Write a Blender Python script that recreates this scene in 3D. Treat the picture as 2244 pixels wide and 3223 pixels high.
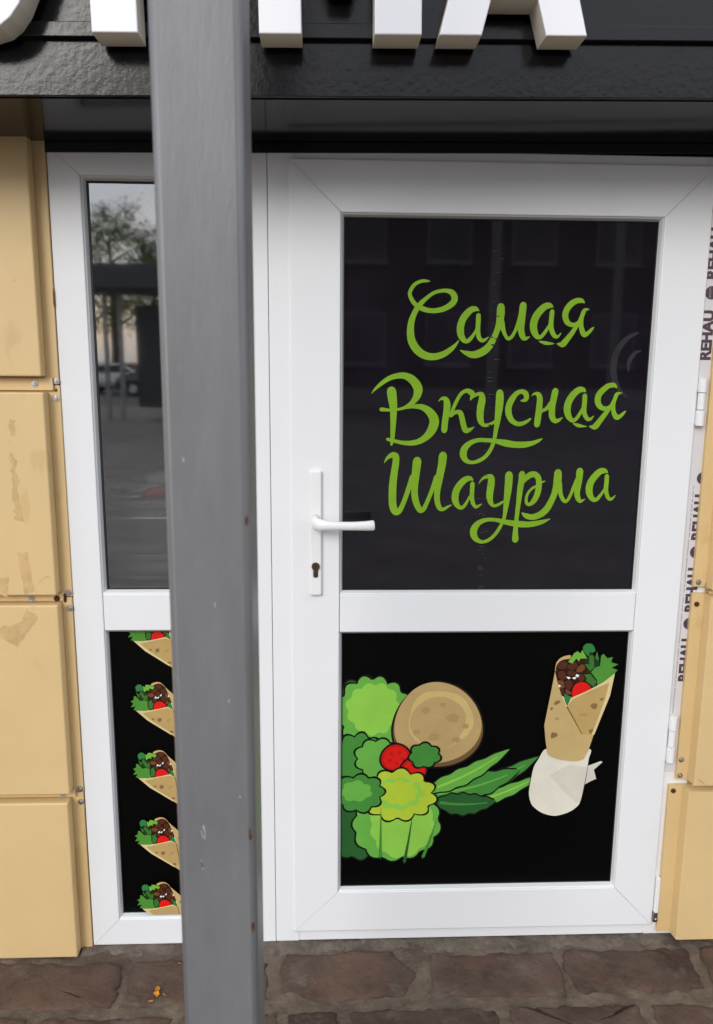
import bpy, bmesh, math, random
from mathutils import Vector, Matrix
from mathutils import noise as mnoise
from mathutils.geometry import tessellate_polygon

# ------------------------------------------------------------------ scene, camera, sky, sun, exposure
for o in list(bpy.data.objects): bpy.data.objects.remove(o)
S = bpy.context.scene
COL = S.collection
R = math.radians
cd = bpy.data.cameras.new('camera'); cam = bpy.data.objects.new('camera', cd); COL.objects.link(cam)
cd.sensor_fit = 'VERTICAL'; cd.sensor_height = 36.0; cd.lens = 28.0
cd.clip_start = 0.05; cd.clip_end = 2000
yaw, pitch, roll = R(2.298), R(10.656), R(0.466)
fw = Vector((math.sin(yaw)*math.cos(pitch), math.cos(yaw)*math.cos(pitch), -math.sin(pitch)))
r0 = Vector((math.cos(yaw), -math.sin(yaw), 0)); u0 = r0.cross(fw)
rr = r0*math.cos(roll)+u0*math.sin(roll); uu = u0*math.cos(roll)-r0*math.sin(roll)
cam.matrix_world = Matrix(((rr.x, uu.x, -fw.x, 0), (rr.y, uu.y, -fw.y, -1.95), (rr.z, uu.z, -fw.z, 1.58), (0, 0, 0, 1)))
cd.dof.use_dof = True; cd.dof.focus_distance = 2.05; cd.dof.aperture_fstop = 5.6
S.camera = cam

SUN_EL, SUN_AZ = R(27), R(206)          # azimuth measured from +Y towards +X
w = bpy.data.worlds.new('World'); S.world = w; w.use_nodes = True
nt = w.node_tree; N = nt.nodes; K = nt.links
bg = N['Background']; bg.inputs['Strength'].default_value = 0.13
sky = N.new('ShaderNodeTexSky'); sky.sky_type = 'NISHITA'; sky.sun_disc = False
sky.sun_elevation = SUN_EL; sky.sun_rotation = SUN_AZ; sky.air_density = 1.2; sky.dust_density = 2.5
tc = N.new('ShaderNodeTexCoord'); nz = N.new('ShaderNodeTexNoise'); nz.inputs['Scale'].default_value = 2.6; nz.inputs['Detail'].default_value = 7
mp = N.new('ShaderNodeMapping'); mp.inputs['Scale'].default_value = (1, 1, 2.6)
cr = N.new('ShaderNodeValToRGB'); cr.color_ramp.elements[0].position = .30; cr.color_ramp.elements[1].position = .55
cr.color_ramp.elements[0].color = (.45, .45, .45, 1)
cc = N.new('ShaderNodeValToRGB'); cc.color_ramp.elements[0].position = .35; cc.color_ramp.elements[1].position = .75
cc.color_ramp.elements[0].color = (.55, .61, .73, 1); cc.color_ramp.elements[1].color = (1, 1, 1, 1)
sc = N.new('ShaderNodeVectorMath'); sc.operation = 'SCALE'; sc.inputs['Scale'].default_value = 11.0
mx = N.new('ShaderNodeMixRGB')
K.new(tc.outputs['Generated'], mp.inputs['Vector']); K.new(mp.outputs[0], nz.inputs['Vector'])
K.new(nz.outputs['Fac'], cr.inputs['Fac']); K.new(nz.outputs['Fac'], cc.inputs['Fac'])
K.new(cc.outputs['Color'], sc.inputs[0]); K.new(cr.outputs['Color'], mx.inputs['Fac'])
K.new(sky.outputs['Color'], mx.inputs['Color1']); K.new(sc.outputs[0], mx.inputs['Color2']); K.new(mx.outputs[0], bg.inputs['Color'])
ld = bpy.data.lights.new('sun', 'SUN'); ld.energy = 1.3; ld.angle = R(26); ld.color = (1, .975, .94)
sun = bpy.data.objects.new('sun', ld); COL.objects.link(sun)
sd = Vector((math.sin(SUN_AZ)*math.cos(SUN_EL), math.cos(SUN_AZ)*math.cos(SUN_EL), math.sin(SUN_EL)))
sun.rotation_euler = sd.to_track_quat('Z', 'Y').to_euler(); sun.location = sd*30
S.view_settings.view_transform = 'Standard'; S.view_settings.look = 'None'
S.view_settings.exposure = 0.33; S.view_settings.gamma = 1.0; S.view_settings.use_curve_mapping = False
S.render.engine = 'CYCLES'; S.render.resolution_x = 713; S.render.resolution_y = 1024
S.cycles.max_bounces = 7; S.cycles.diffuse_bounces = 3; S.cycles.glossy_bounces = 3; S.cycles.transparent_max_bounces = 6
S.cycles.caustics_reflective = False; S.cycles.caustics_refractive = False
rnd = random.Random(7)

# ------------------------------------------------------------------ materials
def mat(name, col, rough=.5, spec=.5, metal=0, var=0, vscale=8, bump=0, bscale=60, bdist=.002, coat=0, stretch=None, col2=None, lo=.35, hi=.65, detail=6, objvar=0, bdetail=5):
    m = bpy.data.materials.new(name); m.use_nodes = True
    t = m.node_tree; n = t.nodes; k = t.links; p = n['Principled BSDF']
    p.inputs['Base Color'].default_value = (*col, 1); p.inputs['Roughness'].default_value = rough
    p.inputs['Specular IOR Level'].default_value = spec; p.inputs['Metallic'].default_value = metal
    p.inputs['Coat Weight'].default_value = coat; p.inputs['Coat Roughness'].default_value = .06
    g = n.new('ShaderNodeTexCoord'); mpn = n.new('ShaderNodeMapping'); k.new(g.outputs['Object'], mpn.inputs['Vector'])
    if stretch: mpn.inputs['Scale'].default_value = stretch
    last = None
    if var or col2:
        z = n.new('ShaderNodeTexNoise'); z.inputs['Scale'].default_value = vscale; z.inputs['Detail'].default_value = detail; z.inputs['Roughness'].default_value = .62
        k.new(mpn.outputs[0], z.inputs['Vector'])
        r = n.new('ShaderNodeValToRGB'); r.color_ramp.elements[0].position = lo; r.color_ramp.elements[1].position = hi
        c2 = col2 or tuple(min(1, c*(1+var)) for c in col); c1 = tuple(c*(1-var) for c in col) if not col2 else col
        r.color_ramp.elements[0].color = (*c1, 1); r.color_ramp.elements[1].color = (*c2, 1)
        k.new(z.outputs['Fac'], r.inputs['Fac']); last = r.outputs['Color']
    if objvar:
        oi = n.new('ShaderNodeObjectInfo'); hs = n.new('ShaderNodeHueSaturation')
        mr = n.new('ShaderNodeMapRange'); mr.inputs['To Min'].default_value = 1-objvar; mr.inputs['To Max'].default_value = 1+objvar
        k.new(oi.outputs['Random'], mr.inputs['Value']); k.new(mr.outputs[0], hs.inputs['Value'])
        if last: k.new(last, hs.inputs['Color'])
        else: hs.inputs['Color'].default_value = (*col, 1)
        last = hs.outputs['Color']
    if last: k.new(last, p.inputs['Base Color'])
    if bump:
        z = n.new('ShaderNodeTexNoise'); z.inputs['Scale'].default_value = bscale; z.inputs['Detail'].default_value = bdetail; z.inputs['Roughness'].default_value = .5 if bdetail < 8 else .72
        k.new(mpn.outputs[0], z.inputs['Vector'])
        b = n.new('ShaderNodeBump'); b.inputs['Strength'].default_value = bump; b.inputs['Distance'].default_value = bdist
        k.new(z.outputs['Fac'], b.inputs['Height']); k.new(b.outputs[0], p.inputs['Normal'])
        if coat: k.new(b.outputs[0], p.inputs['Coat Normal'])
    m['p'] = 1
    return m
def pn(m): return m.node_tree.nodes['Principled BSDF']

def layered(m, sc, lo, hi, col, fac=1.0, stretch=None, detail=8, inv=False):
    """lay a noise-masked stain of another colour over a material's base colour"""
    t = m.node_tree; n = t.nodes; k = t.links; p = n['Principled BSDF']
    g = n.new('ShaderNodeTexCoord'); mpn = n.new('ShaderNodeMapping'); k.new(g.outputs['Object'], mpn.inputs['Vector'])
    if stretch: mpn.inputs['Scale'].default_value = stretch
    mpn.inputs['Location'].default_value = (rnd.random()*9, rnd.random()*9, rnd.random()*9)
    z = n.new('ShaderNodeTexNoise'); z.inputs['Scale'].default_value = sc; z.inputs['Detail'].default_value = detail; z.inputs['Roughness'].default_value = .65
    k.new(mpn.outputs[0], z.inputs['Vector'])
    r = n.new('ShaderNodeMapRange'); r.inputs['From Min'].default_value = lo; r.inputs['From Max'].default_value = hi; r.inputs['To Max'].default_value = fac
    k.new(z.outputs['Fac'], r.inputs['Value'])
    x = n.new('ShaderNodeMixRGB'); x.inputs['Color2'].default_value = (*col, 1); k.new(r.outputs[0], x.inputs['Fac'])
    s = p.inputs['Base Color']
    if s.links: k.new(s.links[0].from_socket, x.inputs['Color1'])
    else: x.inputs['Color1'].default_value = s.default_value
    k.new(x.outputs[0], s)
    return m

M = {}
M['pvc'] = layered(mat('white_pvc', (.785, .795, .81), .30, .5, var=.012, vscale=3, bump=.03, bscale=7, bdist=.004), 5, .60, .80, (.60, .58, .54), .30, (1, 1, .35))
layered(M['pvc'], 70, .735, .765, (.32, .28, .23), .75); layered(M['pvc'], 16, .70, .78, (.50, .47, .43), .35, (3, 1, .4))
M['bead'] = mat('white_bead', (.74, .76, .755), .3)
M['gasket'] = mat('black_rubber', (.012, .011, .011), .6)
M['gapdirt'] = mat('grey_joint', (.30, .29, .28), .8)
M['film'] = mat('dark_tint_film', (.0075, .0062, .0100), .03, .62, bump=.05, bscale=6, bdist=.002, var=.25, vscale=5)
M['blackprint'] = mat('black_print_film', (.0022, .0022, .0022), .34, .07, bump=.05, bscale=30)
M['lime'] = mat('lime_vinyl', (.205, .40, .018), .4, .3, var=.06, vscale=25)
M['tan'] = layered(layered(mat('tan_painted_steel', (.665, .480, .235), .45, .4, var=.04, vscale=2.5, bump=.25, bscale=5, bdist=.004, bdetail=9), 7, .62, .66, (.56, .385, .17), .5, (1, 1, .5), 3), 60, .68, .74, (.30, .19, .09), .8)
M['rust'] = mat('rust', (.10, .045, .018), .9, .1, var=.5, vscale=90)
M['post'] = layered(layered(mat('grey_gloss_paint', (.160, .162, .168), .40, .5, var=.07, vscale=30, bump=.32, bscale=70, bdist=.003, stretch=(1, 1, .22), bdetail=8), 11, .66, .74, (.29, .29, .29), .5, (1, 1, .5)), 26, .71, .76, (.13, .085, .06), .7, (1, 1, .35))
M['signblack'] = mat('black_gloss_panel', (.0045, .0045, .0065), .17, .36, bump=.13, bscale=85, bdist=.003)
M['soffit'] = mat('black_gloss_soffit', (.005, .005, .007), .13, .5, bump=.05, bscale=5, bdist=.004)
M['signface'] = mat('white_acrylic', (.82, .82, .85), .35)
M['signside'] = mat('cream_acrylic', (.70, .66, .58), .5)
M['steel'] = mat('zinc_screw', (.55, .56, .60), .32, .5, 1, var=.3, vscale=300)
M['brass'] = mat('brown_lock_metal', (.20, .13, .085), .28, .5, .9)
M['handle'] = mat('white_handle', (.80, .80, .80), .28)
M['stone'] = layered(layered(layered(mat('brown_sandstone', (.088, .060, .047), .9, .15, var=.35, vscale=5, bump=1.0, bscale=30, bdist=.010, objvar=.25, bdetail=10), 5, .50, .62, (.150, .088, .062), .7), 9, .54, .66, (.165, .138, .112), .65, None, 10), 28, .60, .70, (.045, .033, .028), .6)
M['mortar'] = layered(layered(mat('sandy_mortar', (.160, .124, .094), .95, .1, var=.28, vscale=14, bump=1.0, bscale=45, bdist=.010, bdetail=10), 5, .50, .64, (.095, .072, .058), .8), 45, .60, .70, (.24, .20, .16), .5)
M['mortar2'] = layered(layered(mat('grey_mortar_bed', (.150, .124, .100), .95, .1, var=.25, vscale=20, bump=1.0, bscale=45, bdist=.010, bdetail=10), 7, .53, .63, (.070, .054, .046), .85), 30, .60, .70, (.24, .215, .18), .5)
M['paving'] = mat('paved_square', (.17, .16, .155), .9, .2, var=.2, vscale=1.5, bump=.4, bscale=40)
M['asphalt'] = mat('asphalt', (.055, .055, .058), .85, .3, var=.2, vscale=3, bump=.4, bscale=80)
M['tape'] = mat('protective_film', (.66, .645, .655), .3, .5, var=.03, vscale=12, bump=.2, bscale=25)
M['ink'] = mat('purple_grey_ink', (.075, .045, .06), .5)
M['inkpale'] = mat('pale_ink', (.45, .43, .44), .5)
M['petal'] = mat('orange_petal', (.70, .30, .02), .6, var=.3, vscale=60)
M['inner'] = mat('interior_wall', (.10, .092, .088), .8, var=.1)
M['counter'] = mat('grey_counter', (.13, .12, .115), .45, var=.08)
M['white'] = mat('white_plastic', (.8, .8, .8), .3)
M['redp'] = mat('red_packet', (.45, .03, .03), .35)
M['creamp'] = mat('cream_packet', (.62, .52, .33), .4)
M['bark'] = mat('bark', (.07, .05, .035), .9, var=.3, vscale=9, bump=.6, bscale=20)
M['leafA'] = mat('foliage', (.07, .115, .03), .6, .3, var=.35, vscale=2.5)
M['leafB'] = mat('foliage_light', (.12, .16, .04), .6, .3, var=.35, vscale=2.5)
M['brick'] = mat('dark_brick', (.085, .06, .052), .9, var=.15, vscale=4)
M['windowglass'] = mat('window_glass', (.02, .022, .026), .06, .6)
M['housepane'] = mat('curtained_pane', (.10, .09, .085), .3, .4, var=.3, vscale=1.5)
M['carwhite'] = mat('white_car_paint', (.78, .78, .78), .25, coat=.6)
M['carred'] = mat('red_car_paint', (.42, .03, .03), .25, coat=.6)
M['cardark'] = mat('dark_car_paint', (.03, .032, .04), .25, coat=.6)
M['tyre'] = mat('tyre', (.02, .02, .02), .85)
M['alloy'] = mat('alloy', (.5, .5, .52), .35, .5, 1)
M['redlamp'] = mat('red_lamp', (.5, .02, .02), .2)
M['whitelamp'] = mat('clear_lamp', (.75, .75, .72), .15)
M['concrete'] = mat('concrete', (.30, .29, .28), .85, var=.15, vscale=5)
M['darkmetal'] = mat('dark_metal', (.055, .056, .06), .5)
M['marker'] = mat('white_road_paint', (.7, .7, .68), .8, var=.1)
def glassmat():
    m = bpy.data.materials.new('double_glazing'); m.use_nodes = True; t = m.node_tree; n = t.nodes; k = t.links
    n.remove(n['Principled BSDF']); o = n['Material Output']
    f = n.new('ShaderNodeFresnel'); f.inputs['IOR'].default_value = 1.52
    mu = n.new('ShaderNodeMath'); mu.operation = 'MULTIPLY'; mu.inputs[1].default_value = 4.1; mu.use_clamp = True
    tr = n.new('ShaderNodeBsdfTransparent'); tr.inputs['Color'].default_value = (.93, .94, .93, 1)
    gl = n.new('ShaderNodeBsdfGlossy'); gl.inputs['Roughness'].default_value = 0.028; gl.inputs['Color'].default_value = (1, 1, 1, 1)
    b = n.new('ShaderNodeBump'); b.inputs['Strength'].default_value = .04; b.inputs['Distance'].default_value = .004
    g = n.new('ShaderNodeTexCoord'); z = n.new('ShaderNodeTexNoise'); z.inputs['Scale'].default_value = 3.5
    k.new(g.outputs['Object'], z.inputs['Vector']); k.new(z.outputs['Fac'], b.inputs['Height']); k.new(b.outputs[0], gl.inputs['Normal'])
    x = n.new('ShaderNodeMixShader'); k.new(f.outputs[0], mu.inputs[0]); k.new(mu.outputs[0], x.inputs['Fac'])
    k.new(tr.outputs[0], x.inputs[1]); k.new(gl.outputs[0], x.inputs[2]); k.new(x.outputs[0], o.inputs['Surface'])
    return m
M['glass'] = glassmat()
ART = dict(paper=(.72, .69, .58), paper_shade=(.64, .60, .51), paper_fold=(.60, .57, .50), crust=(.55, .37, .15), meat_dark=(.035, .010, .006), meat=(.085, .024, .011), meat_light=(.16, .06, .02),
           leaf_dark=(.012, .04, .010), leaf_mid=(.045,.16,.028), leaf=(.075,.26,.035), leaf_bright=(.16,.42,.05), leaf_teal=(.03, .20, .05), cream=(.75, .70, .45), tomato=(.68, .012, .008), white_bit=(.85, .85, .85),
           wrap=(.52, .38, .16), wrap_dark=(.47, .32, .12), wrap_edge=(.66, .54, .28), spot=(.24, .14, .05), spot_soft=(.40, .27, .11), wrap_line=(.16, .085, .03), black=(.004, .004, .004),
           g1=(.26,.56,.07), g2=(.13,.40,.06), g3=(.055,.24,.04), g4=(.022,.105,.025), g5=(.42, .56, .04), tan1=(.47, .33, .14), tan2=(.58, .44, .17), tan3=(.16, .09, .035), red2=(.50, .01, .006))
for k_, v_ in ART.items(): M['art_'+k_] = mat('print_'+k_, v_, .4, .25, var=.05, vscale=14)

# ------------------------------------------------------------------ mesh helpers
def link(o, parent=None):
    COL.objects.link(o)
    if parent: o.parent = parent
    return o
def obj(name, bm, m, parent=None, smooth=False):
    bmesh.ops.recalc_face_normals(bm, faces=bm.faces)
    me = bpy.data.meshes.new(name); bm.to_mesh(me); bm.free()
    for q in (m if isinstance(m, (list, tuple)) else [m]): me.materials.append(q)
    if smooth:
        for f in me.polygons: f.use_smooth = True
    return link(bpy.data.objects.new(name, me), parent)
def thing(name, label, cat, loc=(0, 0, 0), group=None):
    o = bpy.data.objects.new(name, None); o.location = loc; o.empty_display_size = .1; link(o)
    o['label'] = label; o['category'] = cat
    if group: o['group'] = group
    return o
def tag(o, label, cat, group=None):
    o['label'] = label; o['category'] = cat
    if group: o['group'] = group
    return o
def child(o, parent):
    """keep world place while parenting to an un-rotated Empty"""
    o.parent = parent; o.location = o.location-parent.location
    return o
def box(bm, x0, x1, y0, y1, z0, z1, bev=0, seg=2):
    r = bmesh.ops.create_cube(bm, size=1); vs = r['verts']
    bmesh.ops.scale(bm, vec=(x1-x0, y1-y0, z1-z0), verts=vs)
    bmesh.ops.translate(bm, vec=((x0+x1)/2, (y0+y1)/2, (z0+z1)/2), verts=vs)
    if bev:
        es = list({e for v in vs for e in v.link_edges})
        bmesh.ops.bevel(bm, geom=es, offset=bev, segments=seg, profile=.5, affect='EDGES')
def B(name, m, parent, x0, x1, y0, y1, z0, z1, bev=0, seg=2):
    bm = bmesh.new(); box(bm, x0, x1, y0, y1, z0, z1, bev, seg); return obj(name, bm, m, parent)
def prism(bm, pts, y0, y1, bev=0, frontonly=False, smat=None):
    """outline in the XZ plane, extruded from y0 (front) to y1"""
    f = [bm.verts.new((x, y0, z)) for x, z in pts]; b = [bm.verts.new((x, y1, z)) for x, z in pts]
    n = len(pts); ff = bm.faces.new(f); bm.faces.new(b[::-1])
    sides = [bm.faces.new((f[i], b[i], b[(i+1) % n], f[(i+1) % n])) for i in range(n)]
    if smat is not None:
        for s_ in sides: s_.material_index = smat
    if bev:
        es = [e for e in ff.edges if min(abs(e.verts[0].co.x-e.verts[1].co.x), abs(e.verts[0].co.z-e.verts[1].co.z)) < .004]
        bmesh.ops.bevel(bm, geom=es, offset=bev, segments=2, profile=.5, affect='EDGES')
def PR(name, m, parent, pts, y0, y1, bev=0, smat=None):
    bm = bmesh.new(); prism(bm, pts, y0, y1, bev, smat=smat); return obj(name, bm, m, parent)
def cyl(bm, c, r, h, axis='Z', seg=20, r2=None, bev=0):
    q = bmesh.ops.create_cone(bm, cap_ends=True, segments=seg, radius1=r, radius2=r if r2 is None else r2, depth=h)
    if axis == 'Y': bmesh.ops.rotate(bm, matrix=Matrix.Rotation(R(90), 3, 'X'), verts=q['verts'])
    if axis == 'X': bmesh.ops.rotate(bm, matrix=Matrix.Rotation(R(90), 3, 'Y'), verts=q['verts'])
    bmesh.ops.translate(bm, vec=c, verts=q['verts'])
def bead(name, parent, x0, x1, z0, z1, wd, yf, yb, m=None, t=.0022):
    """mitred sloping glazing bead: ring from face opening down to the pane"""
    bm = bmesh.new()
    o = [(x0, z0), (x1, z0), (x1, z1), (x0, z1)]; i = [(x0+wd, z0+wd), (x1-wd, z0+wd), (x1-wd, z1-wd), (x0+wd, z1-wd)]
    mid = [(x0+wd*.45, z0+wd*.45), (x1-wd*.45, z0+wd*.45), (x1-wd*.45, z1-wd*.45), (x0+wd*.45, z1-wd*.45)]
    rows = [[bm.verts.new((x, y, z)) for x, z in p] for p, y in ((o, yf), (mid, yf+.0035), (i, yb-.003), (i, yb+.002))]
    for a, b in zip(rows, rows[1:]):
        for q in range(4): bm.faces.new((a[q], a[(q+1) % 4], b[(q+1) % 4], b[q]))
    ob = obj(name, bm, m or M['bead'], parent)
    g = bmesh.new()                           # thin rubber line where the bead meets the pane
    for a in ((x0+wd, x1-wd, z0+wd, z0+wd+t), (x0+wd, x1-wd, z1-wd-t, z1-wd), (x0+wd, x0+wd+t, z0+wd+t, z1-wd-t), (x1-wd-t, x1-wd, z0+wd+t, z1-wd-t)):
        box(g, a[0], a[1], yb-.0035, yb+.001, a[2], a[3])
    obj('gasket', g, M['gasket'], ob)
    return ob
def chaikin(p, n=1):
    for _ in range(n):
        q = []
        for i in range(len(p)):
            a, b = p[i], p[(i+1) % len(p)]
            q += [(a[0]*.75+b[0]*.25, a[1]*.75+b[1]*.25), (a[0]*.25+b[0]*.75, a[1]*.25+b[1]*.75)]
        p = q
    return p
def clip(p, x0, x1, z0, z1):
    for ax, lim, sg in ((0, x0, 1), (0, x1, -1), (1, z0, 1), (1, z1, -1)):
        out = []
        for i in range(len(p)):
            a, b = p[i], p[(i+1) % len(p)]; ia, ib = sg*(a[ax]-lim) >= 0, sg*(b[ax]-lim) >= 0
            if ia: out.append(a)
            if ia != ib:
                t = (lim-a[ax])/(b[ax]-a[ax]); out.append((a[0]+t*(b[0]-a[0]), a[1]+t*(b[1]-a[1])))
        p = out
        if len(p) < 3: return []
    return p
def smooth(p, k=4):
    out = []; n = len(p)
    for i in range(n):
        a, b, c, d = p[i-1], p[i], p[(i+1) % n], p[(i+2) % n]
        for j in range(k):
            t = j/k
            out.append(tuple(.5*(2*b[q]+(c[q]-a[q])*t+(2*a[q]-5*b[q]+4*c[q]-d[q])*t*t+(3*b[q]-a[q]-3*c[q]+d[q])*t**3) for q in (0, 1)))
    return out
class Print:
    """flat print: filled outlines, each a hair above the one before"""
    def __init__(s, y, win): s.y = y; s.win = win; s.n = 0; s.v = []; s.f = []; s.mi = []; s.mats = []
    def add(s, p, key):
        p = clip(p, *s.win)
        if len(p) < 3: return
        s.n += 1; y = s.y-.00006*s.n
        if key not in s.mats: s.mats.append(key)
        b = len(s.v); s.v += [(x, y, z) for x, z in p]
        for t in tessellate_polygon([[Vector((x, z, 0)) for x, z in p]]):
            s.f.append(tuple(b+i for i in t)); s.mi.append(s.mats.index(key))
    def build(s, name, parent):
        me = bpy.data.meshes.new(name); me.from_pydata(s.v, [], s.f)
        for q in s.mats: me.materials.append(M['art_'+q])
        for f, i in zip(me.polygons, s.mi): f.material_index = i
        bm = bmesh.new(); bm.from_mesh(me)
        for f in bm.faces:
            f.normal_update()
            if f.normal.y > 0: f.normal_flip()
        bm.to_mesh(me); bm.free()
        return link(bpy.data.objects.new(name, me), parent)

# ------------------------------------------------------------------ setting: ground and the square opposite
def sheet(name, m, x0, x1, y0, y1, z, kind='structure', parent=None):
    bm = bmesh.new(); bm.faces.new([bm.verts.new(p) for p in ((x0, y0, z), (x1, y0, z), (x1, y1, z), (x0, y1, z))])
    o = obj(name, bm, m, parent)
    if not parent: o['kind'] = kind
    return o
sheet('ground', M['paving'], -600, 600, -600, 600, -.030)
sheet('road', M['asphalt'], -120, 120, -60, -27, -.026)
pv = sheet('pavement', M['mortar'], -3.2, 3.2, -2.6, .02, -.016)
def relief(x, y, a, f, s=0):
    return a*mnoise.fractal(Vector((x*f+s, y*f, s*1.7)), 0.8, 2.1, 4)
def grid_mortar():                                        # uneven mortar between the stones, real relief
    bm = bmesh.new(); nx, ny = 420, 130; X0, X1, Y0, Y1 = -1.5, 1.7, -1.0, .02
    vs = [[bm.verts.new((X0+(X1-X0)*i/nx, Y0+(Y1-Y0)*j/ny, -.0035+relief(X0+(X1-X0)*i/nx, Y0+(Y1-Y0)*j/ny, .0038, 26))) for i in range(nx+1)] for j in range(ny+1)]
    for j in range(ny):
        for i in range(nx): bm.faces.new((vs[j][i], vs[j][i+1], vs[j+1][i+1], vs[j+1][i]))
    o = obj('mortar_joint', bm, M['mortar'], pv, True); return o
grid_mortar()
def stone(pts, z=.0, seed=0):
    r = random.Random(seed); p = []
    n = len(pts)
    for i in range(n):                                    # rough outline
        a, b = pts[i], pts[(i+1) % n]; L = math.hypot(b[0]-a[0], b[1]-a[1]); k = max(2, int(L/.016))
        for j in range(k):
            t = j/k; x, y = a[0]+(b[0]-a[0])*t, a[1]+(b[1]-a[1])*t
            p.append((x+relief(x, y, .010, 22, seed)+r.uniform(-.003, .003), y+relief(y, x, .010, 22, seed+3)+r.uniform(-.003, .003)))
    cx = sum(q[0] for q in p)/len(p); cy = sum(q[1] for q in p)/len(p)
    bm = bmesh.new(); rings = []
    tilt = (r.uniform(-.010, .010), r.uniform(-.02, .01))
    for s_, dz in ((1, -.03), (.992, -.0030), (.97, .0), (.90, .0012), (.80, .0018), (.68, .002), (.55, .002), (.40, .002), (.25, .002), (.12, .002)):
        ring = []
        for x, y in p:
            X, Y = cx+(x-cx)*s_, cy+(y-cy)*(1-(1-s_)*.97)
            ring.append(bm.verts.new((X, Y, z+dz+((tilt[0]*(X-cx)+tilt[1]*(Y-cy)+relief(X, Y, .0036, 13, seed)) if dz > -.02 else 0))))
        rings.append(ring)
    for a, b in zip(rings, rings[1:]):
        for i in range(len(a)): bm.faces.new((a[i], a[(i+1) % len(a)], b[(i+1) % len(a)], b[i]))
    bm.faces.new(rings[-1])
    return obj('paving_stone', bm, M['stone'], pv, True)
ROW1 = [[(-1.25, -.05), (-.91, -.05), (-.90, -.205), (-1.25, -.21)],
        [(-.875, -.052), (-.66, -.066), (-.535, -.068), (-.520, -.12), (-.531, -.208), (-.80, -.212), (-.88, -.20)],
        [(-.505, -.064), (-.38, -.060), (-.155, -.075), (-.148, -.19), (-.36, -.214), (-.508, -.208), (-.506, -.12)],
        [(-.107, -.048), (.182, -.046), (.243, -.128), (.203, -.194), (-.03, -.209), (-.104, -.163), (-.115, -.10)],
        [(.284, -.056), (.616, -.056), (.622, -.15), (.612, -.207), (.268, -.203)],
        [(.652, -.052), (.80, -.058), (1.00, -.055), (.975, -.197), (.655, -.201), (.642, -.12)],
        [(1.03, -.05), (1.38, -.05), (1.36, -.21), (1.005, -.2)]]
for i, p in enumerate(ROW1): stone(p, .002, 10+i)
y0 = -.245
for j in range(4):
    x = -1.42+(.10, .28, .02, .2)[j]; sd_ = 40+j*20
    breaks = [-1.05, -.71, -.36, -.10, .045, .44, .80, 1.15, 1.5] if j == 0 else None
    k = 0
    while x < 1.5:
        wd = (breaks[k]-x) if breaks and k < len(breaks) else rnd.uniform(.26, .42)
        if wd > .05: stone([(x+.014, y0+rnd.uniform(-.008, .006)), (x+wd-.014, y0+rnd.uniform(-.008, .006)), (x+wd-.014, y0-.150+rnd.uniform(-.008, .008)), (x+.014, y0-.150+rnd.uniform(-.008, .008))], rnd.uniform(0, .003), sd_+k)
        x += wd; k += 1
    y0 -= .19
# rough bedding mortar along the foot of the frames
bm = bmesh.new(); nx = 160
rows = []
for j, (yy, zz) in enumerate(((.03, .004), (.0, .004), (-.012, .003), (-.03, -.001), (-.05, -.012))):
    rows.append([bm.verts.new((-.66+1.66*i/nx, yy+(rnd.uniform(-.006, .006)+.007*math.sin(i*.31)+.006*math.sin(i*.083+1) if j > 2 else 0), zz+(rnd.uniform(-.0025, .0025) if 0 < j < 4 else 0))) for i in range(nx+1)])
for a, b in zip(rows, rows[1:]):
    for i in range(nx): bm.faces.new((a[i], a[i+1], b[i+1], b[i]))
tag(obj('threshold', bm, M['mortar2'], None, True), 'rough grey mortar threshold strip along the foot of the white frames', 'threshold')

# ------------------------------------------------------------------ shop room behind the frames
rm = thing('shop_building', 'dark shop room behind the glazed white sidelight', 'building', (0, 0, 0))
B('floor', M['inner'], rm, -3.0, 3.0, .10, 4.0, -.10, .0)
B('ceiling', M['inner'], rm, -3.0, 3.0, .10, 4.0, 2.7, 2.8)
B('back_wall', M['inner'], rm, -3.0, 3.0, 4.0, 4.1, -.1, 2.8)
B('side_wall', M['inner'], rm, -3.1, -3.0, .10, 4.1, -.1, 2.8)
B('side_wall', M['inner'], rm, 3.0, 3.1, .10, 4.1, -.1, 2.8)
B('front_wall', M['inner'], rm, -3.0, -.64, .02, .10, -.1, 2.8)
B('front_wall', M['inner'], rm, 1.0, 3.0, .02, .10, -.1, 2.8)
B('lintel', M['inner'], rm, -.64, 1.0, .02, .10, 2.062, 2.8)
B('inner_partition', M['inner'], rm, -.18, -.14, .10, 2.4, 0, 2.7)

# ------------------------------------------------------------------ tan steel cladding, left and right
def dent_panel(name, par, x0, x1, z0, z1, yf, yb, bev=.004, seed=1):
    bm = bmesh.new(); box(bm, x0, x1, yf, yb, z0, z1, bev, 3); return obj(name, bm, M['tan'], par)
cl = thing('clad_wall', 'tan painted steel cassette cladding left of the sidelight', 'wall', (-.66, 0, 0))
def P_(o, t): return child(o, t)
edges = [(1.541, 2.30, -.661), (1.0108, 1.5045, -.6590), (.4775, .9857, -.6575), (.001, .4537, -.6640)]
for i, (a, b, xe) in enumerate(edges):
    P_(dent_panel('panel', None, -1.30, xe, a, b, -.040, -.005), cl)
    P_(dent_panel('panel', None, -1.96, -1.325, a, b, -.040, -.005), cl)
P_(B('flange_strip', M['tan'], None, -3.0, -.6335, -.005, .019, 1.5225, 2.30, .0015), cl)
P_(B('flange_strip', M['tan'], None, -3.0, -.6320, -.0045, .019, .998, 1.520, .0015), cl)
P_(B('flange_strip', M['tan'], None, -3.0, -.6335, -.005, .019, .4660, .9955, .0015), cl)
P_(B('flange_strip', M['tan'], None, -3.0, -.6345, -.0045, .019, .001, .4635, .0015), cl)
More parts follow.
